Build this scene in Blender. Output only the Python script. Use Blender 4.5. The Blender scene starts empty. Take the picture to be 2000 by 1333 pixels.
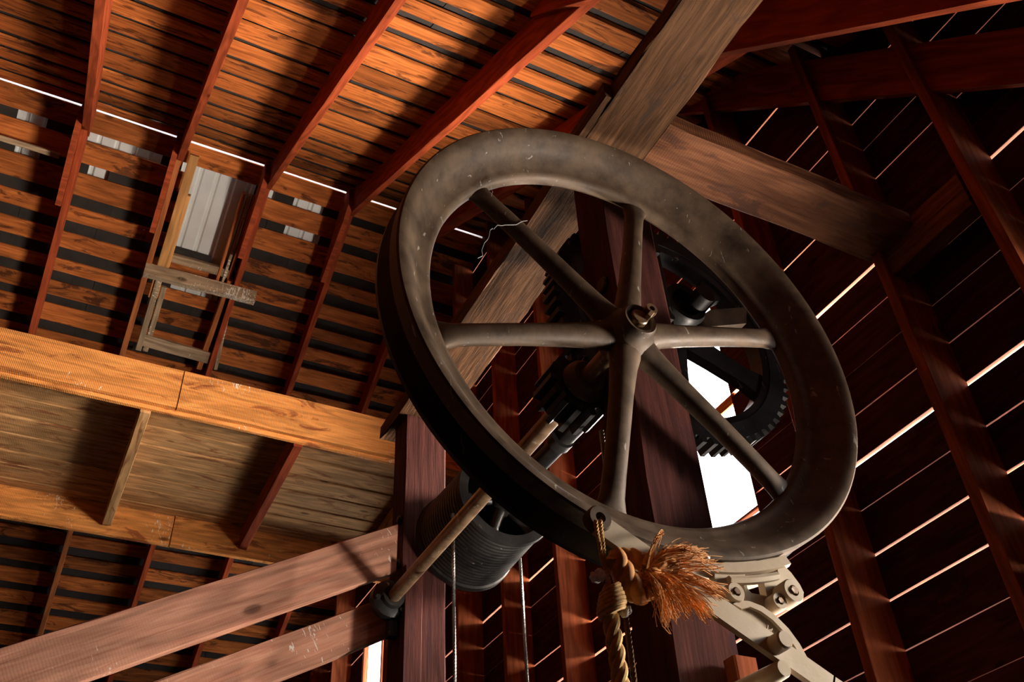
import bpy, bmesh, math, random
from mathutils import Vector, Matrix, noise
from mathutils.geometry import tessellate_polygon
random.seed(7)
S = bpy.context.scene
C = bpy.context.scene.collection
H = 1.7            # camera height above the barn floor (metres)
# ---------------------------------------------------------------- camera
FX = 1863.885
RGT = Vector((0.89213, -0.44937, -0.04657)); DWN = Vector((0.25770, 0.59083, -0.76453)); FWD = Vector((0.37107, 0.67006, 0.64290))
cam = bpy.data.objects.new('camera', bpy.data.cameras.new('camera')); C.objects.link(cam)
cam.data.sensor_width = 36; cam.data.lens = 36*FX/2000; cam.data.clip_start = .02; cam.data.clip_end = 200
cam.matrix_world = Matrix(((RGT.x, -DWN.x, -FWD.x, 0), (RGT.y, -DWN.y, -FWD.y, 0), (RGT.z, -DWN.z, -FWD.z, H), (0, 0, 0, 1)))
S.camera = cam
# ---------------------------------------------------------------- light
S.view_settings.view_transform = 'Standard'; S.view_settings.look = 'None'
S.view_settings.gamma = 1; S.view_settings.use_curve_mapping = False
S.view_settings.exposure = 0.0
w = bpy.data.worlds.new('overcast_sky'); S.world = w; w.use_nodes = True
bg = w.node_tree.nodes['Background']; bg.inputs[0].default_value = (.93, .96, 1.0, 1); bg.inputs[1].default_value = 8.0
def area(name, loc, target, sx, sy, power, color):
    l = bpy.data.lights.new(name, 'AREA'); l.shape = 'RECTANGLE'; l.size = sx; l.size_y = sy; l.energy = power; l.color = color
    o = bpy.data.objects.new(name, l); C.objects.link(o)
    o.location = Vector(loc)+Vector((0, 0, H))
    o.rotation_euler = (Vector(target)-Vector(loc)).to_track_quat('-Z', 'Y').to_euler()
    return o
# daylight bounced up from the bright ground through the hay opening and through unseen low openings of the gable wall
area('hay_opening_daylight', (3.95, 3.62, 2.95), (.6, 4.6, 4.7), 1.0, 1.1, 800, (1, .87, .72))
area('low_opening_daylight', (3.55, 1.14, 1.48), (1.45, 2.2, 1.9), .30, .42, 128, (1, .88, .74))
area('unseen_opening_daylight', (3.5, 2.22, .05), (1.2, 4.0, 2.4),   .32, .6, 230, (1, .90, .78))  # unseen opening, put in to light the brace board at the far post
area('gable_window_daylight', (3.4, 9.1, 3.4), (0, 7.6, 4.9), .7, 1.6, 40, (1, .93, .85))

# ---------------------------------------------------------------- helpers
def ray(px, py):
    a, b = (px-1000)/FX, (py-666.5)/FX
    return RGT*a + DWN*b + FWD
def at(px, py, ax, v):
    r = ray(px, py); return r*(v/r[ax])
def link(o, parent=None):
    C.objects.link(o)
    if parent is not None:
        o.parent = parent
        o.matrix_local = parent['_m'] if False else Matrix.Translation(-PL[parent.name]) @ o.matrix_local
    return o
PL = {}
ROOTS = []
def tag(o, label=None, cat=None, group=None, kind=None):
    if label: o['label'] = label
    if cat: o['category'] = cat
    if group: o['group'] = group
    if kind: o['kind'] = kind
    return o
def empty(name, loc, label=None, cat=None, group=None, kind=None):
    o = bpy.data.objects.new(name, None); o.location = loc; o.empty_display_size = .1
    C.objects.link(o); PL[o.name] = Vector(loc); ROOTS.append(o)
    return tag(o, label, cat, group, kind)
def obj(name, bm, m, parent=None, smooth=False, keep=False):
    """link a bmesh written in world coordinates as one object, its origin at the middle of its box"""
    me = bpy.data.meshes.new(name)
    vs = [v.co for v in bm.verts]
    lo = Vector([min(v[i] for v in vs) for i in range(3)]); hi = Vector([max(v[i] for v in vs) for i in range(3)])
    c = (lo+hi)/2
    bmesh.ops.translate(bm, vec=-c, verts=bm.verts)
    bmesh.ops.recalc_face_normals(bm, faces=bm.faces)
    bm.to_mesh(me); bm.free()
    if smooth:
        for p in me.polygons: p.use_smooth = True
        try: me.set_sharp_from_angle(angle=math.radians(35))
        except Exception: pass
    me.materials.append(m)
    o = bpy.data.objects.new(name, me); o.location = c
    place(o, parent)
    return o
def place(o, parent):
    C.objects.link(o)
    if parent is None: ROOTS.append(o); PL[o.name] = o.matrix_basis.translation.copy()
    else:
        o.parent = parent
        q = parent; off = Vector((0, 0, 0)); rot = Matrix.Identity(4)
        m = WM(parent).inverted() @ o.matrix_basis
        o.matrix_basis = m
def WM(o):
    m = o.matrix_basis.copy()
    return (WM(o.parent) @ m) if o.parent else m
def frame(P0, P1, normal):
    x = (P1-P0).normalized(); z = (normal - x*normal.dot(x)).normalized(); y = z.cross(x)
    return Matrix(((x.x, y.x, z.x, 0), (x.y, y.y, z.y, 0), (x.z, y.z, z.z, 0), (0, 0, 0, 1)))
def beam(name, P0, P1, wy, hz, normal, m, parent=None, seg=.35, rough=.0015, bev=.004, cut0=0, cut1=0, bow=0, chip=0, seed=None, edge=None):
    """rough sawn timber from P0 to P1 (axis), wy wide across, hz thick along normal; cut0/cut1 slant the ends (metres along local y) """
    P0, P1, normal = Vector(P0), Vector(P1), Vector(normal)
    R = frame(P0, P1, normal); L = (P1-P0).length
    rnd = random.Random(seed if seed is not None else hash((round(P0.x, 3), round(P0.y, 3), round(P1.z, 3))) & 0xffff)
    n = max(1, min(60, int(L/seg)))
    bm = bmesh.new(); rings = []
    b = min(bev, wy*.3, hz*.3); Y, Z = wy/2, hz/2
    sec = [(-Y+b, -Z), (Y-b, -Z), (Y, -Z+b), (Y, Z-b), (Y-b, Z), (-Y+b, Z), (-Y, Z-b), (-Y, -Z+b)]
    ph = rnd.random()*50
    for i in range(n+1):
        t = i/n; x = -L/2 + L*t
        wob = bow*math.sin(t*math.pi)
        ring = []
        for j, (y, z) in enumerate(sec):
            jx = 0
            if i == 0: jx = cut0*(y/wy+.5)
            if i == n: jx = -cut1*(y/wy+.5)
            d = rough*noise.noise(Vector((x*3+ph, j*1.7, ph)))*2
            e = chip*max(0, noise.noise(Vector((x*5+ph, (j//2)*3.1, 7)))-.15)
            sy = 1 if y > 0 else -1; sz = 1 if z > 0 else -1
            ring.append(bm.verts.new((x+jx, y+sy*(d-e), z+sz*(rough*rnd.uniform(-1, 1)*.6-e*.5)+wob)))
        rings.append(ring)
    for a, c in zip(rings, rings[1:]):
        for j in range(8):
            k = (j+1) % 8
            f = bm.faces.new((a[j], a[k], c[k], c[j]))
            if edge and j in (2, 6): f.material_index = 1
    bm.faces.new(rings[0]); bm.faces.new(list(reversed(rings[-1])))
    bmesh.ops.recalc_face_normals(bm, faces=bm.faces)
    me = bpy.data.meshes.new(name); bm.to_mesh(me); bm.free(); me.materials.append(m)
    if edge: me.materials.append(edge)
    o = bpy.data.objects.new(name, me)
    o.matrix_basis = Matrix.Translation((P0+P1)/2) @ R
    place(o, parent)
    return o
def box(bm, lo, hi, bev=0):
    lo, hi = Vector(lo), Vector(hi)
    r = bmesh.ops.create_cube(bm, size=1)
    vs = r['verts']
    bmesh.ops.scale(bm, vec=hi-lo, verts=vs); bmesh.ops.translate(bm, vec=(lo+hi)/2, verts=vs)
    if bev:
        es = list({e for v in vs for e in v.link_edges}); bmesh.ops.bevel(bm, geom=es, offset=bev, segments=1, affect='EDGES')
def tube(bm, pts, rad, n=10, caps=True):
    pts = [Vector(p) for p in pts]
    rads = rad if isinstance(rad, (list, tuple)) else [rad]*len(pts)
    prev = None; rings = []
    u = None
    for i, p in enumerate(pts):
        t = (pts[min(i+1, len(pts)-1)]-pts[max(i-1, 0)]).normalized()
        if u is None:
            u = t.orthogonal().normalized()
        u = (u - t*u.dot(t)).normalized(); v = t.cross(u)
        rings.append([bm.verts.new(p+(u*math.cos(2*math.pi*k/n)+v*math.sin(2*math.pi*k/n))*rads[i]) for k in range(n)])
    for a, b in zip(rings, rings[1:]):
        for k in range(n): bm.faces.new((a[k], a[(k+1) % n], b[(k+1) % n], b[k]))
    if caps: bm.faces.new(list(reversed(rings[0]))); bm.faces.new(rings[-1])
def lathe(bm, c, prof, n=64, closed=True, a0=0, a1=2*math.pi):
    """revolve (r, y) profile about the world Y axis through c=(cx, cz)"""
    full = abs(a1-a0-2*math.pi) < 1e-6
    m = n if full else n+1
    rings = []
    for i in range(m):
        a = a0+(a1-a0)*i/n
        rings.append([bm.verts.new((c[0]+r*math.cos(a), y, c[1]+r*math.sin(a))) for r, y in prof])
    k = len(prof)
    for i in range(n):
        A, B = rings[i], rings[(i+1) % m]
        for j in range(k if closed else k-1):
            bm.faces.new((A[j], A[(j+1) % k], B[(j+1) % k], B[j]))
    if not full and closed:
        bm.faces.new(rings[0]); bm.faces.new(list(reversed(rings[-1])))
    if not closed and full:
        for j in (0, k-1):
            if prof[j][0] > 1e-4:
                bm.faces.new([r[j] for r in rings])
def plate(bm, outer, holes, y0, y1, bev=0):
    """flat casting in an XZ plane; loops of (x, z)"""
    loops = [outer]+holes
    polys = [[Vector((x, z, 0)) for x, z in lp] for lp in loops]
    tris = tessellate_polygon(polys)
    flat = [p for lp in loops for p in lp]
    A = [bm.verts.new((x, y0, z)) for x, z in flat]; B = [bm.verts.new((x, y1, z)) for x, z in flat]
    for t in tris:
        try: bm.faces.new([A[i] for i in t]); bm.faces.new([B[i] for i in reversed(t)])
        except ValueError: pass
    s = 0
    for lp in loops:
        n = len(lp)
        for i in range(n):
            a, b = s+i, s+(i+1) % n
            bm.faces.new((A[a], A[b], B[b], B[a]))
        s += n
def pxl(pts, y):
    r = []
    for p in pts:
        q = at(p[0], p[1], 1, y); r.append((q.x, q.z))
    return r

# ---------------------------------------------------------------- materials
def nt(name):
    m = bpy.data.materials.new(name); m.use_nodes = True
    t = m.node_tree; return m, t, t.nodes['Principled BSDF']
def N(t, typ, **kw):
    n = t.nodes.new(typ)
    for k, v in kw.items():
        if k.startswith('i_'):
            key = k[2:]; key = int(key) if key.isdigit() else key
            n.inputs[key].default_value = v
        else: setattr(n, k, v)
    return n
def ramp(t, fac, stops):
    r = t.nodes.new('ShaderNodeValToRGB'); e = r.color_ramp.elements
    e[0].position, e[0].color = stops[0][0], (*stops[0][1], 1); e[1].position, e[1].color = stops[-1][0], (*stops[-1][1], 1)
    for p, c in stops[1:-1]:
        x = e.new(p); x.color = (*c, 1)
    t.links.new(fac, r.inputs[0]); return r.outputs[0]
def mixc(t, fac, a, b, mode='MIX'):
    m = t.nodes.new('ShaderNodeMix'); m.data_type = 'RGBA'; m.blend_type = mode
    for i, v in ((0, fac), (6, a), (7, b)):
        if hasattr(v, 'links') or hasattr(v, 'is_linked'): t.links.new(v, m.inputs[i])
        else: m.inputs[i].default_value = v if i == 0 else (*v, 1)
    return m.outputs[2]
def coords(t, scale, rnd=40):
    tc = N(t, 'ShaderNodeTexCoord'); oi = N(t, 'ShaderNodeObjectInfo')
    mul = N(t, 'ShaderNodeMath', operation='MULTIPLY', i_1=rnd); t.links.new(oi.outputs['Random'], mul.inputs[0])
    add = N(t, 'ShaderNodeVectorMath', operation='ADD'); t.links.new(tc.outputs['Object'], add.inputs[0]); t.links.new(mul.outputs[0], add.inputs[1])
    mp = N(t, 'ShaderNodeMapping'); mp.inputs['Scale'].default_value = scale; t.links.new(add.outputs[0], mp.inputs[0])
    return mp.outputs[0], oi.outputs['Random'], add.outputs[0]
def wood(name, light, dark, stain=None, stain_amt=.35, rough=.75, grain=1.0, vary=.25, droppings=0, bump=.35, saw=0, spec=.06, dscale=(70, 16, 70)):
    """grain runs along local x"""
    m, t, p = nt(name)
    v, rnd, raw = coords(t, (1.3*grain, 22*grain, 22*grain))
    n1 = N(t, 'ShaderNodeTexNoise', i_Scale=2.2, i_Detail=7.0, i_Roughness=.65, i_Distortion=.6); t.links.new(v, n1.inputs['Vector'])
    col = ramp(t, n1.outputs[0], [(.28, dark), (.5, tuple((a+b)/2 for a, b in zip(light, dark))), (.72, light)])
    # growth rings bending round knots
    mp = N(t, 'ShaderNodeMapping'); mp.inputs['Scale'].default_value = (1.1, 7, 7); t.links.new(raw, mp.inputs[0])
    n0 = N(t, 'ShaderNodeTexNoise', i_Scale=1.0, i_Detail=2.0); t.links.new(mp.outputs[0], n0.inputs['Vector'])
    ms = N(t, 'ShaderNodeMath', operation='MULTIPLY', i_1=34.0); t.links.new(n0.outputs[0], ms.inputs[0])
    sn = N(t, 'ShaderNodeMath', operation='SINE'); t.links.new(ms.outputs[0], sn.inputs[0])
    mr = N(t, 'ShaderNodeMapRange', i_1=-1.0, i_2=1.0, i_3=.72, i_4=1.08); t.links.new(sn.outputs[0], mr.inputs[0])
    col = mixc(t, 1.0, col, mr.outputs[0], 'MULTIPLY')
    # knots
    mk = N(t, 'ShaderNodeMapping'); mk.inputs['Scale'].default_value = (2.1, 4.6, 4.6); t.links.new(raw, mk.inputs[0])
    vo = N(t, 'ShaderNodeTexVoronoi', i_Scale=1.0); t.links.new(mk.outputs[0], vo.inputs['Vector'])
    kn = ramp(t, vo.outputs['Distance'], [(.0, (.12, .12, .12)), (.075, (.35, .35, .35)), (.10, (.8, .8, .8)), (.13, (1, 1, 1))])
    col = mixc(t, .85, col, kn, 'MULTIPLY')
    if stain:
        m2 = N(t, 'ShaderNodeMapping'); m2.inputs['Scale'].default_value = (1.7, 6.5, 6.5); t.links.new(raw, m2.inputs[0])
        n2 = N(t, 'ShaderNodeTexNoise', i_Scale=1.3, i_Detail=6.0, i_Roughness=.7, i_Distortion=.8); t.links.new(m2.outputs[0], n2.inputs['Vector'])
        c0 = .62-stain_amt*.3
        f = ramp(t, n2.outputs[0], [(c0, (0, 0, 0)), (c0+.07, (1, 1, 1))])
        f2 = N(t, 'ShaderNodeMath', operation='MULTIPLY', i_1=.8); t.links.new(f, f2.inputs[0])
        col = mixc(t, f2.outputs[0], col, stain)
    # board to board tone
    rr = ramp(t, rnd, [(0, (1-vary,)*3), (.5, (1, 1-.15*vary, 1-.3*vary)), (1, (1+vary*.6, 1+vary*.5, 1+vary*.3))])
    col = mixc(t, 1.0, col, rr, 'MULTIPLY')
    if droppings:
        md = N(t, 'ShaderNodeMapping'); md.inputs['Scale'].default_value = dscale; t.links.new(raw, md.inputs[0])
        nd = N(t, 'ShaderNodeTexNoise', i_Scale=.9, i_Detail=3.0, i_Distortion=1.4); t.links.new(md.outputs[0], nd.inputs['Vector'])
        mb = N(t, 'ShaderNodeTexNoise', i_Scale=1.4, i_Detail=1.0); t.links.new(raw, mb.inputs['Vector'])
        ad = N(t, 'ShaderNodeMath', operation='ADD'); t.links.new(nd.outputs[0], ad.inputs[0]); t.links.new(mb.outputs[0], ad.inputs[1])
        th = 1.42-droppings*.1
        f = ramp(t, ad.outputs[0], [(0, (0, 0, 0)), (1, (1, 1, 1))]); 
        mrr = N(t, 'ShaderNodeMapRange', i_1=th-.12, i_2=th-.09, i_3=0.0, i_4=.75); t.links.new(ad.outputs[0], mrr.inputs[0])
        col = mixc(t, mrr.outputs[0], col, (.75, .72, .62))
    t.links.new(col, p.inputs['Base Color'])
    p.inputs['Roughness'].default_value = rough; p.inputs['Specular IOR Level'].default_value = spec
    b = N(t, 'ShaderNodeBump', i_Strength=bump, i_Distance=.004); t.links.new(n1.outputs[0], b.inputs['Height'])
    if saw:
        wv = N(t, 'ShaderNodeTexWave', wave_type='BANDS', bands_direction='X', i_Scale=26.0, i_Distortion=1.5, i_Detail=2.0); t.links.new(raw, wv.inputs['Vector'])
        b2 = N(t, 'ShaderNodeBump', i_Strength=saw, i_Distance=.0015); t.links.new(wv.outputs[0], b2.inputs['Height']); t.links.new(b.outputs[0], b2.inputs['Normal'])
        b = b2
    t.links.new(b.outputs[0], p.inputs['Normal'])
    return m
def metal(name, a, b, rough=.5, metallic=.5, scale=6, scratch=.0, dust=None):
    m, t, p = nt(name)
    v, rnd, raw = coords(t, (scale,)*3, 10)
    n1 = N(t, 'ShaderNodeTexNoise', i_Scale=1.0, i_Detail=9.0, i_Roughness=.68); t.links.new(v, n1.inputs['Vector'])
    col = ramp(t, n1.outputs[0], [(.3, a), (.62, b)])
    n3 = N(t, 'ShaderNodeTexNoise', i_Scale=55.0, i_Detail=3.0); t.links.new(raw, n3.inputs['Vector'])
    if scratch:
        ms = N(t, 'ShaderNodeMapping'); ms.inputs['Scale'].default_value = (9, 9, 3); t.links.new(raw, ms.inputs[0])
        ns = N(t, 'ShaderNodeTexNoise', i_Scale=2.2, i_Detail=4.0, i_Distortion=2.5); t.links.new(ms.outputs[0], ns.inputs['Vector'])
        f = ramp(t, ns.outputs[0], [(.70-scratch*.08, (0, 0, 0)), (.74-scratch*.08, (.6, .6, .6))])
        col = mixc(t, f, col, (.42, .38, .31))
    if dust:
        ge = N(t, 'ShaderNodeTexNoise', i_Scale=3.5, i_Detail=5.0); t.links.new(raw, ge.inputs['Vector'])
        f = ramp(t, ge.outputs[0], [(.42, (0, 0, 0)), (.62, (.7, .7, .7))])
        col = mixc(t, f, col, dust)
    t.links.new(col, p.inputs['Base Color'])
    p.inputs['Metallic'].default_value = metallic
    rr = N(t, 'ShaderNodeMapRange', i_1=.3, i_2=.7, i_3=rough-.1, i_4=min(1, rough+.15)); t.links.new(n1.outputs[0], rr.inputs[0]); t.links.new(rr.outputs[0], p.inputs['Roughness'])
    bp = N(t, 'ShaderNodeBump', i_Strength=.25, i_Distance=.002); t.links.new(n3.outputs[0], bp.inputs['Height']); t.links.new(bp.outputs[0], p.inputs['Normal'])
    return m
def plain(name, col, rough=.7, metallic=0, var=.3, scale=8):
    m, t, p = nt(name)
    v, rnd, raw = coords(t, (scale,)*3, 10)
    n1 = N(t, 'ShaderNodeTexNoise', i_Scale=1.0, i_Detail=6.0); t.links.new(v, n1.inputs['Vector'])
    c = ramp(t, n1.outputs[0], [(.3, tuple(x*(1-var) for x in col)), (.7, tuple(min(1, x*(1+var)) for x in col))])
    t.links.new(c, p.inputs['Base Color']); p.inputs['Roughness'].default_value = rough; p.inputs['Metallic'].default_value = metallic
    return m
M = dict(
 sheath=wood('orange_sheathing', (.53, .175, .046), (.25, .066, .018), (.05, .018, .010), .24, vary=.42, bump=.3),
 rafter=wood('red_rafter', (.36, .070, .024), (.22, .038, .014), None, vary=.15, bump=.4),
 rafterl=wood('pale_rafter', (.50, .17, .055), (.32, .09, .028), None, vary=.2, bump=.4),
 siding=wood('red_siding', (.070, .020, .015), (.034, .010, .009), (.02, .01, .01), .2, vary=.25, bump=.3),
 stud=wood('red_stud', (.32, .088, .034), (.18, .045, .018), None, vary=.2, bump=.35),
 old=wood('weathered_timber', (.155, .075, .036), (.050, .023, .012), (.05, .03, .022), .25, vary=.05, grain=1.3, bump=1.0),
 cross=wood('brown_timber', (.20, .083, .039), (.09, .032, .016), (.07, .03, .02), .3, vary=.05, bump=.7, saw=.3),
 post=wood('painted_post', (.105, .034, .027), (.055, .018, .016), (.05, .02, .025), .2, vary=.1, bump=.6),
 brace=wood('pinkish_brace', (.62, .33, .22), (.36, .14, .09), None, vary=.05, bump=.4, saw=.15, droppings=.3),
 tie=wood('orange_tie_beam', (.80, .35, .10), (.54, .185, .048), (.22, .055, .02), .2, vary=.12, bump=.3, saw=.7, droppings=.5),
 plank=wood('pale_plank', (.62, .37, .17), (.36, .18, .075), (.20, .07, .03), .18, vary=.15, bump=.3, saw=.4),
 pale=wood('pale_frame_wood', (.62, .33, .12), (.42, .18, .06), None, vary=.15, bump=.4),
 grey=wood('grey_board', (.44, .32, .20), (.24, .15, .09), None, vary=.1, bump=.5, droppings=1.6),
 lit_raw_edge=plain('daylit_raw_edge', (.50, .20, .10), .8),  # raw wood edge, coloured bright to pass for daylight in the joints
 shingle=plain('old_shingle', (.020, .014, .011), .95),
 roofmetal=plain('white_roof_metal', (.70, .70, .68), .35, .3, .1, 3),
 iron=metal('worn_iron', (.028, .016, .009), (.110, .066, .036), .55, .25, 9, scratch=.25),
 black=metal('black_iron', (.012, .011, .011), (.040, .036, .034), .42, .6, 7, scratch=.2),
 shaft=metal('brown_shaft', (.10, .055, .03), (.26, .16, .09), .38, .55, 14, scratch=.8),
 cast=metal('dusty_casting', (.30, .22, .15), (.45, .35, .24), .7, .15, 8, dust=(.50, .42, .31)),
 rope=plain('manila_rope', (.52, .31, .11), .9, 0, .3, 60),
 fray=plain('rope_fibre', (.62, .27, .075), .85, 0, .45, 30),
 cable=metal('steel_cable', (.10, .095, .09), (.22, .21, .20), .35, .8, 40),
 down=plain('white_fluff', (.80, .78, .74), 1),
 web=plain('cobweb', (.55, .54, .52), 1),
 concrete=plain('barn_floor', (.04, .03, .025), .9),
)
m_, t_, p_ = nt('translucent_ridge_cap')
tr = N(t_, 'ShaderNodeBsdfTranslucent'); tr.inputs[0].default_value = (.30, .29, .28, 1); mx = N(t_, 'ShaderNodeMixShader', i_0=.45)  # translucency made up so the ridge line glows like leaking daylight
p_.inputs['Base Color'].default_value = (.8, .8, .78, 1)
t_.links.new(p_.outputs[0], mx.inputs[1]); t_.links.new(tr.outputs[0], mx.inputs[2]); t_.links.new(mx.outputs[0], t_.nodes['Material Output'].inputs[0])
M['ridge'] = m_
# ---------------------------------------------------------------- room shell
RY, RZ = 6.287, 7.379         # ridge
XL, XR = -4.2, 3.22           # left end, gable wall
SN, SF = .61, -.587           # roof slopes, near side falls towards the camera
YN, YF = -1.2, 13.2
PITCH = .2175
floor_bm = bmesh.new(); box(floor_bm, (XL-.2, YN-.2, -H-.08), (XR+.1, YF+.2, -H)); tag(obj('floor', floor_bm, M['concrete']), kind='structure')
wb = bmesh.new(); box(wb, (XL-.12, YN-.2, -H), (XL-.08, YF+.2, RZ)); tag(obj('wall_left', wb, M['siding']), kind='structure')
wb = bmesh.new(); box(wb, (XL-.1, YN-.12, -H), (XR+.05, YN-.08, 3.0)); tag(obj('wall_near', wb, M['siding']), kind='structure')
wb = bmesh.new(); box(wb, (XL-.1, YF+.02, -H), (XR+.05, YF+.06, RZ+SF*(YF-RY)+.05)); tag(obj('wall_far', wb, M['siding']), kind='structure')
def roofz(y): return RZ + (SN*(y-RY) if y < RY else SF*(y-RY))

# gable wall (right): horizontal boards with open joints, nailed to studs
gw = empty('wall_right', (XR, 5, -H), kind='structure')
OPEN = [(3.27, 4.36, 2.50, 4.03), (8.72, 9.50, 1.9, 4.33), (.76, 1.36, 1.12, 1.99), (1.98, 2.62, -.42, .55)]  # last opening is unseen, cut for the light on the brace board
gapr = random.Random(11)
z = -H
brd_sp = []
base = 1.2545
k0 = math.floor((-H-base)/PITCH)
for k in range(k0, int((RZ-base)/PITCH)+1):
    z0 = base+k*PITCH; z1 = z0+PITCH
    gap = gapr.choice([.002, .005, .008, .011, .016, .003, .009])
    zt = z1-gap
    # extent under the roof
    ya = max(YN, RY-(RZ-z0+.05)/SN) - .1; yb = min(YF, RY+(RZ-z0+.05)/-SF)+.1
    spans = [(ya, yb)]
    for (a, b, c, d) in OPEN:
        if zt > c+.02 and z0 < d-.02:
            ns = []
            for s, e in spans:
                if s < a and e > b: ns += [(s, a), (b, e)]
                else: ns.append((s, e))
            spans = ns
    # long rows are butt-jointed on a stud
    out = []
    for s, e in spans:
        if e-s > 5:
            j = gapr.choice([1.945, 5.0, 5.79, 6.6, 7.4])
            if s+.8 < j < e-.8: out += [(s, j-.002), (j+.002, e)]
            else: out.append((s, e))
        else: out.append((s, e))
    for s, e in out:
        if e-s < .05: continue
        t1, t2 = gapr.uniform(-.004, .004), gapr.uniform(-.004, .004)
        beam('siding_board', (XR+.011, s, (z0+zt)/2+t1), (XR+.011, e, (z0+zt)/2+t2), zt-z0, .030, (1, 0, 0), M['siding'], gw, seg=.6, rough=.0012, bev=.002, edge=M['lit_raw_edge'])
studs = [(-.75, 9), (1.41, 4.30), (1.945, 9), (2.67, 9), (5.005, 9), (5.795, 9), (6.60, 9), (7.4, 9), (8.25, 9), (9.9, 9), (10.7, 9), (11.5, 9), (12.3, 9)]
for y, top in studs:
    zt = min(top, roofz(y)-.03)
    beam('stud', (XR-.11, y, -H), (XR-.11, y, zt), .05, .22, (1, 0, 0), M['stud'], gw, seg=.8, rough=.002, bev=.003)
# opening linings
for (a, b, c, d) in OPEN[:2]:
    beam('sill_board', (XR+.015, a-.02, c-.012), (XR+.015, b+.02, c-.012), .03, .02, (0, 0, 1), M['stud'], gw)
    beam('head_board', (XR-.02, a-.02, d+.02), (XR-.02, b+.02, d+.02), .10, .035, (0, 0, 1), M['stud'], gw)
    beam('jamb_board', (XR+.03, a, c), (XR+.03, a, d), .03, .05, (1, 0, 0), M['stud'], gw)
    beam('jamb_board', (XR+.03, b, c), (XR+.03, b, d), .03, .05, (1, 0, 0), M['stud'], gw)
beam('opening_rail', (XR+.03, 3.27, 3.20), (XR+.03, 4.36, 3.20), .07, .03, (1, 0, 0), M['tie'], gw)
beam('window_mullion', (XR+.03, 8.98, 1.9), (XR+.03, 8.98, 4.33), .03, .03, (1, 0, 0), M['stud'], gw)
# nogging that carries the cross timber
for zz, yy in ((3.135, .20), (3.20, .02)):
    pass
nog = empty('blocking', (XR-.11, 1.66, 2.9), 'short dark timber blocking wedged between two studs where the cross beam ends', 'beam')
beam('block', (XR-.10, 1.46, 3.04), (XR-.10, 1.92, 3.04), .19, .10, (0, 0, 1), M['cross'], nog, seg=.1, rough=.003)
beam('block', (XR-.15, 1.46, 2.94), (XR-.15, 1.95, 2.94), .09, .10, (0, 0, 1), M['cross'], nog, seg=.1, rough=.003)

# ---------------------------------------------------------------- roof
roof = empty('ceiling', (0, RY, RZ), kind='structure')
nn = Vector((0, SN, -1)).normalized(); nf = Vector((0, SF, -1)).normalized()   # normals pointing down into the room
rr = random.Random(5)
k = 1.56
neargaps = [v*k for v in (.32, .50, .69, .87, 1.04, 1.20, 1.37, 1.52, 1.68, 1.84, 1.997, 2.134, 2.294, 2.465, 2.668, 2.843, 3.019, 3.219, 3.432, 3.60, 3.76, 3.90)]
g = neargaps[0]
while g > YN: g -= .27; neargaps.insert(0, g)
neargaps.append(RY-.015)
RX = [-3.19, -2.36, -1.53, -.725, .10, .930, 1.760, 2.585]      # rafters, centre lines
def sheath_row(ya, yb, slope, nrm, splitx=None, cutout=None):
    za, zb = RZ+slope*(ya-RY), RZ+slope*(yb-RY)
    P = Vector((0, (ya+yb)/2, (za+zb)/2)) - nrm*.012
    wdt = math.hypot(yb-ya, zb-za)
    xs = [XL, XR+.03]
    js = rr.sample(RX[2:7], rr.choice([0, 1, 1])) if splitx is None else splitx
    for j in js: xs.insert(1, j)
    xs = sorted(xs)
    segs = [(a, b) for a, b in zip(xs, xs[1:])]
    if cutout:
        ns = []
        for a, b in segs:
            if a < cutout[0] and b > cutout[1]: ns += [(a, cutout[0]), (cutout[1], b)]
            elif a < cutout[0] < b: ns.append((a, cutout[0]))
            elif a < cutout[1] < b: ns.append((cutout[1], b))
            elif a >= cutout[0] and b <= cutout[1]: pass
            else: ns.append((a, b))
        segs = ns
    for a, b in segs:
        beam('sheathing_board', (a+.001, P.y, P.z), (b-.001, P.y, P.z), wdt, .024, nrm, M['sheath'], roof, seg=.5, rough=.0035, bev=.002, chip=.012)
gaps_w = .062
for a, b in zip(neargaps, neargaps[1:]):
    gw_ = rr.uniform(.070, .105) if rr.random() < .88 else .02
    sheath_row(a+gw_*.5, b-(.004 if b > RY-.05 else gw_*.5), SN, nn)
fargaps = [4.06, 4.173, 4.335, 4.513, 4.66, 4.808, 4.944, 5.07, 5.223, 5.37, 5.52, 5.67, 5.82, 5.97, 6.12, 6.28, 6.436, 6.58, 6.724, 6.87, 7.02, 7.17, 7.32, 7.47, 7.62, 7.77, 7.93, 8.1, 8.27, 8.45]
fargaps = [v*k for v in fargaps]; fargaps[0] = RY+.012
for i, (a, b) in enumerate(zip(fargaps, fargaps[1:])):
    gwid = rr.uniform(.070, .105)
    cut = (.20, .86) if 6.5 < (a+b)/2 < 7.2 else None
    sheath_row(a+(.0 if i == 0 else gwid*.5), b-gwid*.5, SF, nf, cutout=cut)
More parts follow.
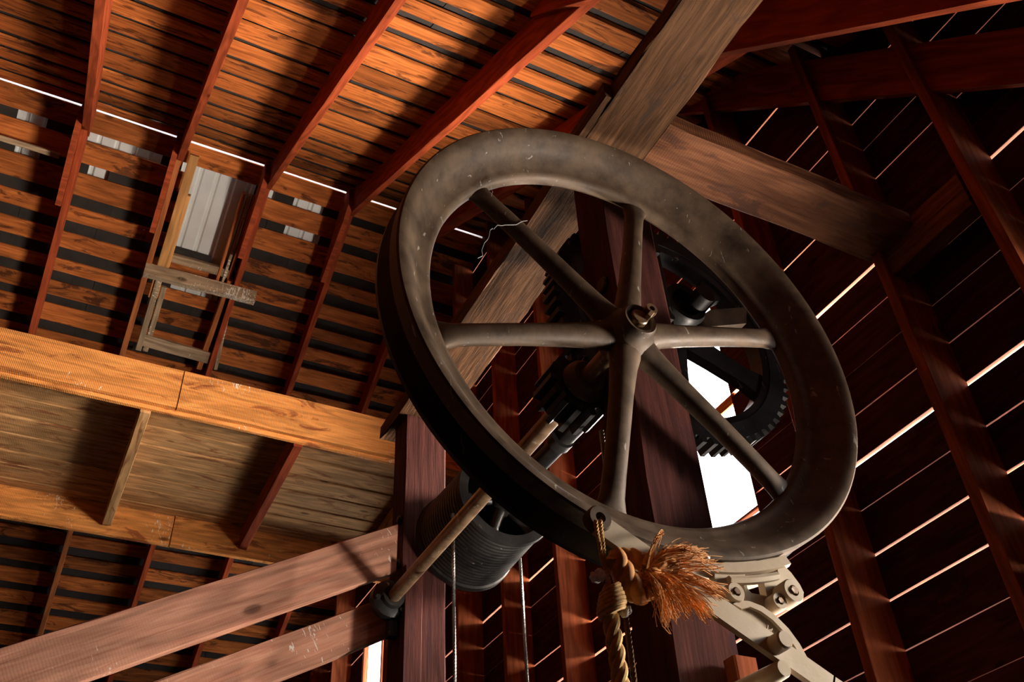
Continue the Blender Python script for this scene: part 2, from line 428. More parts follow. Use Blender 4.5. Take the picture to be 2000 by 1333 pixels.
# shingles above the open joints: rows of small slabs, some missing so the white sheet roof shows
holes = [(-1.36, -1.07, 6.42, 6.62), (-1.30, -1.06, 6.72, 6.88), (-.72, .03, 6.42, 6.60), (-.56, -.45, 6.72, 6.88), (.95, 1.09, 6.42, 6.6), (1.2, 1.56, 6.42, 6.6), (1.25, 1.56, 6.70, 6.86), (.70, .86, 7.15, 7.32), (.17, .88, 6.40, 7.24), (.28, .82, 7.40, 7.54)]
def shingles(name, yr, slope, nrm, holes):
    bm = bmesh.new(); q = random.Random(3)
    for g in yr:
        z = RZ+slope*(g-RY); x = XL
        while x < XR+.03:
            wd = q.uniform(.07, .2)
            cx = x+wd/2
            if not any(h[0] < cx < h[1] and h[2] < g < h[3] for h in holes):
                c = Vector((cx, g, z)) - nrm*(.034+q.uniform(0, .006)); R = frame(Vector((0, 0, 0)), Vector((1, 0, 0)), nrm)
                vs = bmesh.ops.create_cube(bm, size=1)['verts']
                bmesh.ops.scale(bm, vec=(wd+.004, .20, .008), verts=vs)
                bmesh.ops.transform(bm, matrix=Matrix.Translation(c) @ R @ Matrix.Rotation(q.uniform(-.03, .03), 4, 'Y'), verts=vs)
            x += wd
    o = obj(name, bm, M['shingle'], roof); o['kind'] = 'stuff'
shingles('shingles', neargaps[:-1], SN, nn, [])
shingles('shingles', fargaps[1:-1], SF, nf, holes)
# ribbed white sheet roof over everything
def sheets(y0, y1, slope, nrm):
    n = int((XR-XL+.3)/.62)
    for i in range(n+1):
        bm = bmesh.new(); xa = XL-.1+i*.62
        prof = []
        for j in range(4):
            x = xa+j*.155
            prof += [(x, 0), (x+.10, 0), (x+.115, .022), (x+.14, .022)]
        prof.append((xa+.62, 0))
        A, B = [], []
        for x, h in prof:
            for y, L in ((y0, A), (y1, B)):
                L.append(bm.verts.new(Vector((x, y, RZ+slope*(y-RY))) - nrm*(.075+h)))
        for a0, a1_, b1_, b0 in zip(A, A[1:], B[1:], B): bm.faces.new((a0, a1_, b1_, b0))
        r = bmesh.ops.extrude_face_region(bm, geom=bm.faces[:]); bmesh.ops.translate(bm, vec=-nrm*.003, verts=[v for v in r['geom'] if isinstance(v, bmesh.types.BMVert)])
        obj('roof_sheet', bm, M['roofmetal'], roof)
sheets(YN-.3, RY-.05, SN, nn); sheets(RY+.05, YF+.3, SF, nf)
bm = bmesh.new()
vs = [bm.verts.new((x, y, zz)) for x in (XL-.1, XR+.1) for y, zz in ((RY-.15, RZ-.15*SN+.062), (RY, RZ+.065), (RY+.15, RZ-.15*.587+.062))]
for a, b, c, d in ((0, 1, 4, 3), (1, 2, 5, 4)): bm.faces.new((vs[a], vs[b], vs[c], vs[d]))
obj('ridge_cap', bm, M['ridge'], roof)
# rafters
for i, x in enumerate(RX):
    hN, hF = .255, .22
    # near side
    sx = {3: .26, 4: .14}.get(i, 0); tw = {3: .068, 4: .062, 7: .115}.get(i, .055)
    a = Vector((x+sx, YN, roofz(YN))); b = Vector((x, RY+.02, RZ+.01))
    beam('rafter', a+nn*hN/2, b+nn*hN/2, tw, hN, nn, M['rafter'], roof, seg=.5, rough=.002, cut1=0, bev=.003)
    a = Vector((x-.004, RY-.16, RZ+.09)); b = Vector((x-.004, YF, roofz(YF)))
    beam('rafter', a+nf*(hF/2+.02), b+nf*(hF/2), .052, hF, nf, M['rafterl'] if i in (4, ) else M['rafter'], roof, seg=.5, rough=.002, bev=.003)
    # pointed scab lapped on the left side at the ridge
    bm = bmesh.new()
    pts = [(RY-.10, RZ-.02), (RY-.16, RZ-.30), (RY-.02, RZ-.42), (RY+.62, RZ-.70), (RY+.66, RZ-.60), (RY+.10, RZ-.04)]
    A = [bm.verts.new((x-.030, y, zz)) for y, zz in pts]; B = [bm.verts.new((x-.078, y, zz)) for y, zz in pts]
    bm.faces.new(A); bm.faces.new(list(reversed(B)))
    for j in range(6): bm.faces.new((A[j], A[(j+1) % 6], B[(j+1) % 6], B[j]))
    obj('ridge_scab', bm, M['rafter'], roof)
# steep braces lapped on the near rafters
def steep(x, pa, pb, w_, label):
    a, b = Vector((x, *pa)), Vector((x, *pb)); d = (b-a).normalized()
    nr = Vector((0, d.z, -d.y));  nr = nr if nr.z < 0 else -nr
    o = beam('diagonal_brace', a-nr*w_/2, b-nr*w_/2, .045, w_, nr, M['rafter'], None, seg=.5, rough=.003, bev=.003)
    tag(o, label, 'beam'); return o
s4 = 1.026
steep(1.715, (2.60, 5.09), (.2, 2.19), .24, 'red diagonal brace lapped on the rafter at the top centre, its slanted tip in light')
steep(2.495, (2.60, 5.045), (.1, 2.27), .26, 'red diagonal brace right of the big overhead timber with an orange-lit underside')
steep(3.06, (3.2, 5.62), (.25, 2.32), .25, 'dark diagonal brace against the gable wall, crossed by two studs')

# ---------------------------------------------------------------- main hoist timbers
A_ = tag(beam('timber_beam', (1.59, -.9, 3.075), (1.59, 4.22, 3.075), .265, .09, (0, 0, 1), M['old'], None, seg=.09, rough=.006, chip=.03), 'wide weathered overhead timber with deep grain resting on both hoist posts', 'beam')
cl = tag(beam('cleat', (1.440, 1.72, 3.075), (1.440, 2.06, 3.075), .032, .085, (0, 0, 1), M['old'], None, seg=.1, rough=.003), 'short dark wooden cleat on the left edge of the weathered overhead timber', 'cleat')
beam_B = tag(beam('cross_beam', (1.727, 1.86, 3.075), (XR-.19, 1.86, 3.075), .255, .085, (0, 0, 1), M['cross'], None, seg=.12, rough=.004, chip=.01), 'brown cross beam running from the weathered timber to the slatted gable wall', 'beam')
p2 = empty('timber_post', (1.63, 2.05, -H), 'thick dark red timber post right behind the big wheel', 'post')
beam('post_timber', (1.63, 2.06, -H), (1.63, 2.06, 3.03), .22, .18, (0, 1, 0), M['post'], p2, seg=.15, rough=.003, bev=.006)
bm = bmesh.new(); lathe(bm, (0, 0), [(0, 0), (.028, 0), (.034, .006), (.034, .016)], 12, closed=False)
bmesh.ops.rotate(bm, matrix=Matrix.Rotation(-math.pi/2, 3, 'Z'), verts=bm.verts, cent=(0, 0, 0)); bmesh.ops.translate(bm, vec=(1.507, 2.04, 2.35), verts=bm.verts)
obj('bolt_head', bm, M['black'], p2)
p1 = empty('timber_post', (1.615, 4.0, -H), 'dark red timber post at the far end of the overhead timber, drum beside it', 'post')
beam('post_timber', (1.615, 4.01, -H), (1.615, 4.01, 3.03), .23, .155, (0, 1, 0), M['post'], p1, seg=.15, rough=.003, bev=.006)
for zz in (2.40, 2.16, 2.62):
    bm = bmesh.new(); bmesh.ops.create_icosphere(bm, subdivisions=2, radius=.026); bmesh.ops.scale(bm, vec=(.55, 1, 1), verts=bm.verts); bmesh.ops.translate(bm, vec=(1.495, 3.965, zz), verts=bm.verts)
    if zz < 2.5: obj('bolt_head', bm, M['black'], p1, True)
    else: bm.free()
beam('side_block', (1.545, 3.905, 1.2), (1.545, 3.905, 2.12), .09, .05, (0, 1, 0), M['post'], p1, cut1=.05)
# braces left of the far post (slope .55 in XZ planes)
def xzbrace(y, x0, x1, zt, h, th, label, cx=1.498):
    a = Vector((x0, y, zt(x0))); b = Vector((x1, y, zt(x1))); d = (b-a).normalized(); n = Vector((-d.z, 0, d.x))
    c = h/2/abs(n.z)
    return tag(beam('brace_board', a-Vector((0, 0, c)), b+d*h*.27-Vector((0, 0, c)), h, th, (0, 1, 0), M['brace'], None, seg=.2, rough=.002, cut1=h*.545), label, 'brace')
xzbrace(3.955, -2.2, 1.475, lambda x: 1.555+.545*x, .225, .045, 'wide pinkish brace board running down left from the far post, brightest at the post')
xzbrace(4.075, -2.2, 1.49, lambda x: 1.225+.545*x, .18, .045, 'lower brown brace board under the pinkish brace, with white droppings')
# ---------------------------------------------------------------- loft platform under the far roof
lp = empty('loft_platform', (.3, 7.2, 4.35), 'planked loft platform hanging under the far roof, seen from below', 'platform')
FZ0, FZ1 = 2.825*k, 3.052*k
beam('edge_beam', (XL, 6.345, (FZ0+FZ1)/2), (.545, 6.345, (FZ0+FZ1)/2), FZ1-FZ0, .05, (0, 1, 0), M['tie'], lp, seg=.3)
beam('edge_beam', (.553, 6.345, (FZ0+FZ1)/2+.003), (XR-.005, 6.345, (FZ0+FZ1)/2+.003), FZ1-FZ0, .05, (0, 1, 0), M['tie'], lp, seg=.3)
beam('edge_beam', (XL, 6.39, (FZ0+FZ1)/2-.028), (XR-.005, 6.39, (FZ0+FZ1)/2-.028), FZ1-FZ0, .04, (0, 1, 0), M['tie'], lp, seg=.3)
for x in (-2.03, -.85, .345, 1.53, 2.70):
    beam('joist', (x, 6.41, 4.455), (x, 8.09, 4.37), .075, .20, (0, 0, 1), M['plank'] if x != 1.53 else M['rafter'], lp, seg=.4, rough=.002)
beam('edge_beam', (XL, 8.135, 4.38), (.90, 8.135, 4.38), .36, .05, (0, 1, 0), M['tie'], lp, seg=.3)
beam('edge_beam', (.90, 8.12, 4.375), (XR-.005, 8.12, 4.375), .36, .05, (0, 1, 0), M['tie'], lp, seg=.3)
yy = 6.38; q = random.Random(9)
while yy < 8.15:
    wd = q.uniform(.17, .27)
    for a, b in ((XL, -.9+q.uniform(-.8, 0)), (-.9, XR-.005)) if q.random() < 0 else ((XL, XR-.005),):
        beam('floor_plank', (a, yy+wd/2, 4.58-.05*(yy-6.4)+q.uniform(-.003, .003)), (b, yy+wd/2, 4.58-.05*(yy-6.4)), wd-.003, .03, (0, 0, 1), M['plank'], lp, seg=.5, rough=.002)
    yy += wd
# ---------------------------------------------------------------- roof hatch framing between the second and third rafters
hf = empty('hatch_frame', (.5, 7.1, 6.6), 'wooden hatch frame under the hole in the roof where white sheet metal shows', 'frame')
def onroof(x, y, d): return Vector((x, y, RZ+SF*(y-RY))) + nf*d
beam('rail', onroof(.215, 6.36, .16), onroof(.215, 7.62, .16), .085, .07, nf, M['pale'], hf, seg=.3)
beam('rail', onroof(.270, 6.70, .10), onroof(.270, 7.40, .10), .03, .10, nf, M['pale'], hf, seg=.3)
beam('rail', onroof(.225, 7.36, .19), onroof(.225, 8.1, .19), .055, .05, nf, M['grey'], hf, seg=.3)
beam('rail', onroof(.29, 7.50, .17), onroof(.29, 8.1, .17), .05, .05, nf, M['grey'], hf, seg=.3)
for dx, m_ in ((.845, 'rafterl'), (.80, 'grey'), (.745, 'rafterl')):
    beam('rail', onroof(dx, 6.55, .07), onroof(dx, 7.35, .07), .028, .12, nf, M[m_], hf, seg=.3)
beam('rail', onroof(.86, 7.3, .10), onroof(.83, 8.15, .10), .05, .16, nf, M['rafterl'], hf, seg=.3)
beam('rail', onroof(.92, 7.45, .20), onroof(.98, 8.1, .20), .035, .05, nf, M['grey'], hf, seg=.3)
beam('crosspiece', onroof(.24, 7.26, .075), onroof(.84, 7.26, .075), .08, .09, nf, M['grey'], hf, seg=.2)
beam('crosspiece', onroof(.20, 8.0, .19), onroof(.97, 8.02, .19), .12, .04, nf, M['grey'], hf, seg=.2)
tag(beam('nailed_board', onroof(.075, 7.36, .262)+Vector((0, .03, 0)), onroof(1.13, 7.36, .262), .125, .085, (0, 1, .25), M['grey'], None, seg=.08, rough=.004, chip=.02), 'pale grey board with droppings nailed across two rafters below the roof hatch', 'board')
tag(beam('nailed_board', onroof(-2.0, 6.70, .14), onroof(-.88, 6.70, .14), .05, .04, nf, M['grey'], None, seg=.2), 'short grey stick under the roof boards at the left edge', 'board')

# ---------------------------------------------------------------- big sheave wheel
cx, cz = 1.45, 1.955
wc = (cx, cz)
wheel = empty('sheave_wheel', (cx, 1.86, cz), 'huge worn iron six-spoked wheel with a grooved rim, in the middle of the view', 'wheel')
bm = bmesh.new()
prof = [(.823, 1.815), (.824, 1.760), (.818, 1.755), (.806, 1.757), (.785, 1.772), (.755, 1.803), (.722, 1.84), (.700, 1.846), (.686, 1.853), (.678, 1.866), (.678, 1.886), (.686, 1.896), (.70, 1.899), (.74, 1.897), (.74, 1.882), (.742, 1.862), (.765, 1.848), (.80, 1.825)]
lathe(bm, wc, prof, 160)
obj('rim', bm, M['iron'], wheel, True)
bm = bmesh.new(); lathe(bm, wc, [(.735, 1.896), (.79, 1.908), (.818, 1.924), (.826, 1.920), (.826, 1.905), (.80, 1.890), (.772, 1.874), (.762, 1.860), (.735, 1.866)], 160); obj('rear_flange', bm, M['black'], wheel, True)
for i in range(6):
    a = math.radians(18.2+60*i); d = Vector((math.cos(a), 0, math.sin(a)))
    c0 = Vector((cx, 1.868, cz)); bm = bmesh.new()
    ts = [0.02, .07, .10, .14, .25, .40, .55, .63, .665, .685, .705]; rs = [.062, .060, .054, .047, .040, .037, .0355, .038, .046, .056, .078]; ry = [.040, .040, .036, .034, .032, .030, .029, .026, .022, .017, .010]
    pts = [c0+d*t+Vector((0, .010*max(0, (t-.45)/.25), 0)) for t in ts]
    side = d.cross(Vector((0, 1, 0))); rings = []
    for p_, r_, q_ in zip(pts, rs, ry):
        rings.append([bm.verts.new(p_+side*math.cos(2*math.pi*j/20)*r_+Vector((0, 1, 0))*math.sin(2*math.pi*j/20)*q_) for j in range(20)])
    for ra, rb in zip(rings, rings[1:]):
        for j in range(20): bm.faces.new((ra[j], ra[(j+1) % 20], rb[(j+1) % 20], rb[j]))
    bm.faces.new(rings[0]); bm.faces.new(rings[-1])
    obj('spoke', bm, M['iron'], wheel, True)
bm = bmesh.new()
lathe(bm, wc, [(.0, 1.795), (.040, 1.795), (.044, 1.782), (.056, 1.778), (.062, 1.786), (.065, 1.805), (.076, 1.825), (.094, 1.845), (.094, 1.890), (.072, 1.91), (.064, 1.94), (.0, 1.94)], 48, closed=False)
hub = obj('hub', bm, M['iron'], wheel, True)
bm = bmesh.new(); lathe(bm, (cx-.004, cz+.004), [(0, 1.772), (.026, 1.772), (.030, 1.776), (.030, 1.80), (0, 1.80)], 28, closed=False)
obj('shaft_end', bm, M['shaft'], wheel, True)
bm = bmesh.new()
box(bm, (cx+.006, 1.755, cz+.008), (cx+.022, 1.80, cz+.040), .002); 
bmesh.ops.rotate(bm, cent=(cx, 1.78, cz), matrix=Matrix.Rotation(.6, 3, 'Y'), verts=bm.verts)
obj('gib_key', bm, M['shaft'], wheel); bm = bmesh.new()
lathe(bm, (cx+.036, cz+.040), [(.010, 1.758), (.020, 1.758), (.022, 1.770), (.020, 1.79), (.010, 1.79)], 20)
obj('key_loop', bm, M['shaft'], wheel, True)
# main shaft, pinion, bearing
sh = empty('drive_shaft', (cx, 2.9, cz), 'thin brown steel shaft running from the big wheel to the far post', 'shaft')
bm = bmesh.new()
tube(bm, [(cx, y, cz) for y in (1.80, 2.3, 2.9, 3.2, 3.5, 3.9, 3.98)], .032, 24); obj('shaft_bar', bm, M['shaft'], sh, True)
def gear(bm, c, R, r_in, y0, y1, n, th):
    prof_pts = []
    outer = []
    for i in range(n):
        for f, rr_ in ((-.30, R-th), (-.17, R), (.17, R), (.30, R-th)):
            a = 2*math.pi*(i+f)/n; outer.append((c[0]+rr_*math.cos(a), c[1]+rr_*math.sin(a)))
    m_ = 96
    inner = [(c[0]+r_in*math.cos(2*math.pi*i/m_), c[1]+r_in*math.sin(2*math.pi*i/m_)) for i in range(m_)]
    plate(bm, outer, [inner], y0, y1)
bm = bmesh.new(); gear(bm, wc, .125, .045, 2.14, 2.27, 14, .028); obj('pinion', bm, M['black'], sh)
bm = bmesh.new(); lathe(bm, wc, [(.0, 2.095), (.058, 2.095), (.075, 2.11), (.082, 2.135), (0, 2.135)], 32, closed=False); obj('collar', bm, M['iron'], sh, True)
brg = empty('shaft_bearing', (cx, 3.93, cz), 'black round shaft bearing bolted to the left side of the far post', 'bearing')
bm = bmesh.new(); lathe(bm, wc, [(.034, 3.88), (.052, 3.88), (.058, 3.90), (.075, 3.905), (.092, 3.915), (.094, 3.96), (.088, 3.97), (.034, 3.97)], 32); obj('bearing_cup', bm, M['black'], brg, True)
bm = bmesh.new(); box(bm, (cx+.0, 3.94, cz-.17), (cx+.048, 3.985, cz+.10), .004); obj('bearing_plate', bm, M['black'], brg)
for j in range(3):
    bm = bmesh.new(); a = 1.2+j*2.1; lathe(bm, (cx+.074*math.cos(a), cz+.074*math.sin(a)), [(0, 3.892), (.013, 3.892), (.013, 3.915), (0, 3.915)], 6, closed=False); obj('bolt', bm, M['black'], brg)
# bull gear on the drum shaft
dx, dz = 1.95, 2.43; dc = (dx, dz)
bg_ = empty('bull_gear', (dx, 2.24, dz), 'large black toothed gear wheel half hidden behind the near post', 'gear')
bm = bmesh.new(); gear(bm, dc, .545, .455, 2.19, 2.28, 66, .024); gear_rim = obj('gear_rim', bm, M['black'], bg_)
bm = bmesh.new(); lathe(bm, dc, [(.425, 2.20), (.456, 2.195), (.456, 2.275), (.425, 2.27)], 96); obj('rim_flange', bm, M['black'], bg_, True)
for i in range(5):
    a = math.radians(-22+72*i); d = Vector((math.cos(a), 0, math.sin(a))); s_ = d.cross(Vector((0, 1, 0)))
    bm = bmesh.new(); c0 = Vector((dx, 2.235, dz))
    pts = [(.06, .060), (.20, .050), (.36, .046), (.43, .062)]
    rings = []
    for t_, w_ in pts: rings.append([bm.verts.new(c0+d*t_+s_*sx*w_+Vector((0, sy*.022, 0))) for sx, sy in ((-1, -1), (1, -1), (1, 1), (-1, 1))])
    for ra, rb in zip(rings, rings[1:]):
        for j in range(4): bm.faces.new((ra[j], ra[(j+1) % 4], rb[(j+1) % 4], rb[j]))
    bm.faces.new(rings[0]); bm.faces.new(rings[-1]); obj('gear_arm', bm, M['black'], bg_)
bm = bmesh.new(); lathe(bm, dc, [(0, 2.17), (.07, 2.17), (.085, 2.19), (.085, 2.29), (0, 2.29)], 32, closed=False); obj('gear_hub', bm, M['black'], bg_, True)
# drum shaft, near bearing and drum
ds = empty('drum_shaft', (dx, 3, dz), 'thick dark shaft parallel to the thin one, carrying the cable drum', 'shaft')
bm = bmesh.new(); dx2, dz2 = 1.823, 2.315; dc2 = (dx2, dz2)
tube(bm, [(dx+.015, 2.0, dz+.018), (dx, 2.2, dz), ((dx+dx2)/2, 2.815, (dz+dz2)/2), (dx2, 3.43, dz2), (dx2, 3.95, dz2)], .042, 24); obj('shaft_bar', bm, M['black'], ds, True)
bm = bmesh.new(); lathe(bm, (dx2+.04, dz2+.045), [(0, 2.95), (.058, 2.95), (.058, 3.0), (0, 3.0)], 24, closed=False); obj('collar', bm, M['black'], ds, True)
nb = empty('shaft_bearing', (dx, 2.08, dz), 'dark cup-shaped bearing with a side arm on the right of the near post', 'bearing')
bm = bmesh.new(); lathe(bm, (dx-.04, dz-.0), [(0, 2.085), (.055, 2.085), (.062, 2.06), (.088, 2.055), (.096, 2.07), (.096, 2.16), (0, 2.16)], 40, closed=False); obj('bearing_cup', bm, M['black'], nb, True)
bm = bmesh.new(); box(bm, (1.745, 2.02, dz-.22), (1.80, 2.10, dz+.24), .006); obj('bearing_plate', bm, M['black'], nb)
bm = bmesh.new(); plate(bm, pxl([(1358, 628), (1380, 612), (1452, 606), (1452, 638), (1360, 646)], 2.10), [], 2.08, 2.13); obj('bearing_arm', bm, M['iron'], nb)
for s_ in (-1, 1):
    bm = bmesh.new(); lathe(bm, (1.772, dz+s_*.17), [(0, 2.0), (.016, 2.0), (.016, 2.022), (0, 2.022)], 6, closed=False); obj('bolt', bm, M['black'], nb)
dr = empty('cable_drum', (dx2, 3.66, dz2), 'big black cable drum on the thick shaft in front of the far post', 'drum')
bm = bmesh.new()
y0, y1 = 3.43, 3.905
pr = [(.195, y0+.02), (.200, y0), (.245, y0), (.250, y0+.02)]
nW = 16
for i in range(nW*4+1):
    t_ = i/(nW*4); yy = y0+.045+t_*(y1-y0-.08); pr.append((.236+.014*t_+.005*abs(math.sin(t_*nW*math.pi)), yy))
pr += [(.262, y1-.03), (.265, y1), (.21, y1), (.195, y1-.02)]
lathe(bm, dc2, pr, 72); obj('drum_shell', bm, M['black'], dr, True)
for i in range(6):
    a = math.radians(10+60*i); d = Vector((math.cos(a), 0, math.sin(a)))
    bm = bmesh.new(); c0 = Vector((dx2, 3.47, dz2)); tube(bm, [c0+d*.04, c0+d*.12, c0+d*.17, c0+d*.205], [.032, .026, .026, .036], 14); obj('drum_arm', bm, M['black'], dr, True)
bm = bmesh.new(); lathe(bm, dc2, [(.045, 3.40), (.072, 3.40), (.076, 3.42), (.076, 3.52), (.045, 3.52)], 32); obj('drum_hub', bm, M['black'], dr, True)
bm = bmesh.new(); lathe(bm, dc2, [(.045, 3.62), (.22, 3.62), (.22, 3.65), (.045, 3.65)], 48); obj('drum_web', bm, M['black'], dr)
# ---------------------------------------------------------------- steel cables
def twisted(bm, path, R, r, strands, pitch, n=6, step=.004):
    L = 0; samp = []
    pts = [Vector(p) for p in path]
    # resample
    acc = [0]
    for a, b in zip(pts, pts[1:]): acc.append(acc[-1]+(b-a).length)
    tot = acc[-1]; m_ = max(8, int(tot/step)); u = None; fr = []
    for i in range(m_+1):
        s_ = tot*i/m_; j = max(x for x in range(len(acc)) if acc[x] <= s_+1e-9); j = min(j, len(pts)-2)
        f = (s_-acc[j])/max(1e-9, acc[j+1]-acc[j]); p_ = pts[j].lerp(pts[j+1], f); t_ = (pts[j+1]-pts[j]).normalized()
        if u is None: u = t_.orthogonal().normalized()
        u = (u-t_*u.dot(t_)).normalized(); fr.append((p_, t_, u.copy(), t_.cross(u), s_))
    for q_ in range(strands):
        P_ = []
        for p_, t_, u_, v_, s_ in fr:
            a = 2*math.pi*(s_/pitch+q_/strands); P_.append(p_+(u_*math.cos(a)+v_*math.sin(a))*(R-r))
        tube(bm, P_, r, n)
for (x, y, z0, z1, lab) in ((1.572, 3.49, 2.2, -.2, 'thin steel cable hanging from the left side of the drum beside the far post'), (2.075, 3.80, 2.25, -.2, 'thin steel cable hanging from the right side of the drum'), (1.555, 2.22, 1.84, .3, 'rusty steel cable hanging from the pinion past the thick rope')):
    bm = bmesh.new(); R_ = .0085 if y > 3 else .010
    twisted(bm, [(x, y, z0), (x+.002, y, (z0+z1)/2), (x, y, z1)], R_, R_*.5, 5, .07, 5, .014)
    tag(obj('steel_cable', bm, M['cable'] if y > 3 else M['shaft'], None, True), lab, 'cable')
# ---------------------------------------------------------------- brake gear below the rim
def bar2(bm, a, b, w_, y0, y1, n=1):
    a, b = Vector((a[0], 0, a[1])), Vector((b[0], 0, b[1])); d = (b-a).normalized(); s_ = Vector((-d.z, 0, d.x))*w_/2
    plate(bm, [((a+s_).x, (a+s_).z), ((b+s_).x, (b+s_).z), ((b-s_).x, (b-s_).z), ((a-s_).x, (a-s_).z)], [], y0, y1)
lv = empty('brake_lever', (1.6, 1.73, .93), 'long pale iron brake lever running along the lower right of the wheel', 'lever')
bm = bmesh.new(); bar2(bm, (1.165, 1.146), (1.80, .822), .060, 1.722, 1.740); bar2(bm, (1.795, .8245), (2.25, .60), .060, 1.722, 1.740); obj('lever_bar', bm, M['cast'], lv)
bm = bmesh.new(); lathe(bm, (1.165, 1.155), [(.014, 1.712), (.030, 1.712), (.034, 1.718), (.034, 1.742), (.014, 1.745)], 28); obj('eye_boss', bm, M['iron'], lv, True)
bm = bmesh.new(); lathe(bm, (1.638, .905), [(0, 1.68), (.020, 1.68), (.024, 1.685), (.024, 1.73), (0, 1.73)], 20, closed=False); obj('pivot_pin', bm, M['cast'], lv, True)
bm = bmesh.new(); box(bm, (1.90, 1.705, .79), (1.915, 1.722, .812), .002); obj('split_pin', bm, M['cast'], lv)
qd = empty('brake_quadrant', (1.64, 1.76, .875), 'round pale cast plate with worn raised letters behind the brake lever', 'casting')
arcp = [(1432, 1180), (1446, 1173), (1465, 1175), (1490, 1185), (1515, 1203), (1540, 1228), (1562, 1258), (1578, 1287), (1586, 1308)]
base_ = [(1575, 1312), (1470, 1240), (1410, 1192)]
bm = bmesh.new(); plate(bm, pxl(arcp+base_, 1.748), [], 1.748, 1.785); obj('cast_plate', bm, M['cast'], qd)
bm = bmesh.new(); inn = [(1449, 1190), (1466, 1186), (1487, 1195), (1510, 1212), (1533, 1236), (1553, 1264), (1568, 1290)]
plate(bm, pxl(arcp+list(reversed(inn)), 1.738), [], 1.738, 1.752); obj('cast_rim', bm, M['cast'], qd)
bm = bmesh.new(); lathe(bm, (1.645, .846), [(0, 1.715), (.020, 1.715), (.022, 1.72), (.024, 1.76), (.030, 1.90), (0, 1.90)], 24, closed=False); obj('pivot_shaft', bm, M['cast'], qd, True)
bm = bmesh.new(); tube(bm, [(1.60, 1.80, .80), (1.57, 1.82, .76), (1.55, 1.84, .70), (1.55, 1.86, .55)], [.045, .05, .045, .04], 14); obj('support_arm', bm, M['cast'], qd, True)
for ch, (px, py), an in (('V', (1499, 1231), -50), ('U', (1508, 1238), -45), ('O', (1523, 1252), -40)):
    cu = bpy.data.curves.new('raised_letter', 'FONT'); cu.body = ch; cu.size = .026; cu.extrude = .003; cu.align_x = 'CENTER'; cu.align_y = 'CENTER'
    to = bpy.data.objects.new('tmp', cu); C.objects.link(to)
    dg = bpy.context.evaluated_depsgraph_get(); me = bpy.data.meshes.new_from_object(to.evaluated_get(dg)); bpy.data.objects.remove(to)
    me.materials.clear(); me.materials.append(M['cast'])
    o = bpy.data.objects.new('raised_letter', me); p_ = at(px, py, 1, 1.743)
    o.matrix_basis = Matrix.Translation(p_) @ Matrix.Rotation(math.radians(an), 4, 'Y').inverted() @ Matrix.Rotation(math.pi/2, 4, 'X')
    place(o, qd)
br = empty('brake_bracket', (1.66, 1.8, 1.08), 'pale cast brake bracket with holes and bosses hugging the bottom of the wheel rim', 'bracket')
YB = 1.772
bm = bmesh.new()
outer = [(1396, 1102), (1432, 1096), (1480, 1096), (1530, 1086), (1535, 1100), (1532, 1106), (1545, 1119), (1562, 1142), (1570, 1158), (1568, 1171), (1556, 1180), (1513, 1203), (1494, 1192), (1478, 1188), (1452, 1180), (1425, 1170), (1404, 1152), (1396, 1130)]
h1 = [(1455, 1123), (1480, 1112), (1517, 1106), (1522, 1127), (1489, 1123), (1498, 1165), (1468, 1159), (1460, 1150)]
h2 = [(1436, 1132), (1448, 1129), (1455, 1152), (1458, 1172), (1437, 1173), (1447, 1158)]
plate(bm, pxl(outer, YB), [pxl(h1, YB), pxl(h2, YB)], YB, YB+.025); obj('bracket_plate', bm, M['cast'], br)
bm = bmesh.new(); lathe(bm, wc, [(.828, 1.768), (.856, 1.764), (.860, 1.775), (.860, 1.90), (.828, 1.90)], 26, a0=math.radians(-91), a1=math.radians(-65.5)); obj('brake_shoe', bm, M['cast'], br, True)
bm = bmesh.new(); lathe(bm, wc, [(.868, 1.758), (.878, 1.752), (.888, 1.758), (.888, 1.775), (.868, 1.775)], 18, a0=math.radians(-82), a1=math.radians(-70.5)); obj('stiffening_rib', bm, M['cast'], br, True)
for (px, py), R_, pr_ in (((1551, 1154), .034, .045), ((1524, 1174), .024, .035), ((1439, 1156), .027, .040)):
    c_ = at(px, py, 1, YB-pr_); bs = (c_.x, c_.z)
    bm = bmesh.new(); lathe(bm, bs, [(0, YB-pr_+.012), (R_*.42, YB-pr_+.012), (R_*.45, YB-pr_), (R_*.9, YB-pr_), (R_, YB-pr_+.005), (R_, YB+.002), (0, YB+.002)], 28, closed=False); b_ = obj('boss', bm, M['cast'], br, True)
    bm = bmesh.new(); lathe(bm, bs, [(0, YB-pr_-.004), (R_*.34, YB-pr_-.004), (R_*.34, YB-pr_+.013), (0, YB-pr_+.013)], 6, closed=False); obj('bolt', bm, M['shaft'], b_)
# lower timber stub lit at the bottom edge
tag(beam('timber_stub', (1.70, 1.93, -.1), (1.70, 1.93, .955), .075, .05, (0, 1, 0), M['stud'], None, seg=.1), 'short red timber end fixed to the near post below the brake lever', 'timber')
tag(beam('timber_stub', (1.655, 1.86, .0), (1.655, 1.86, .80), .055, .04, (0, 1, 0), M['stud'], None, seg=.1), 'narrow split red timber below the brake pivot at the bottom edge', 'timber')
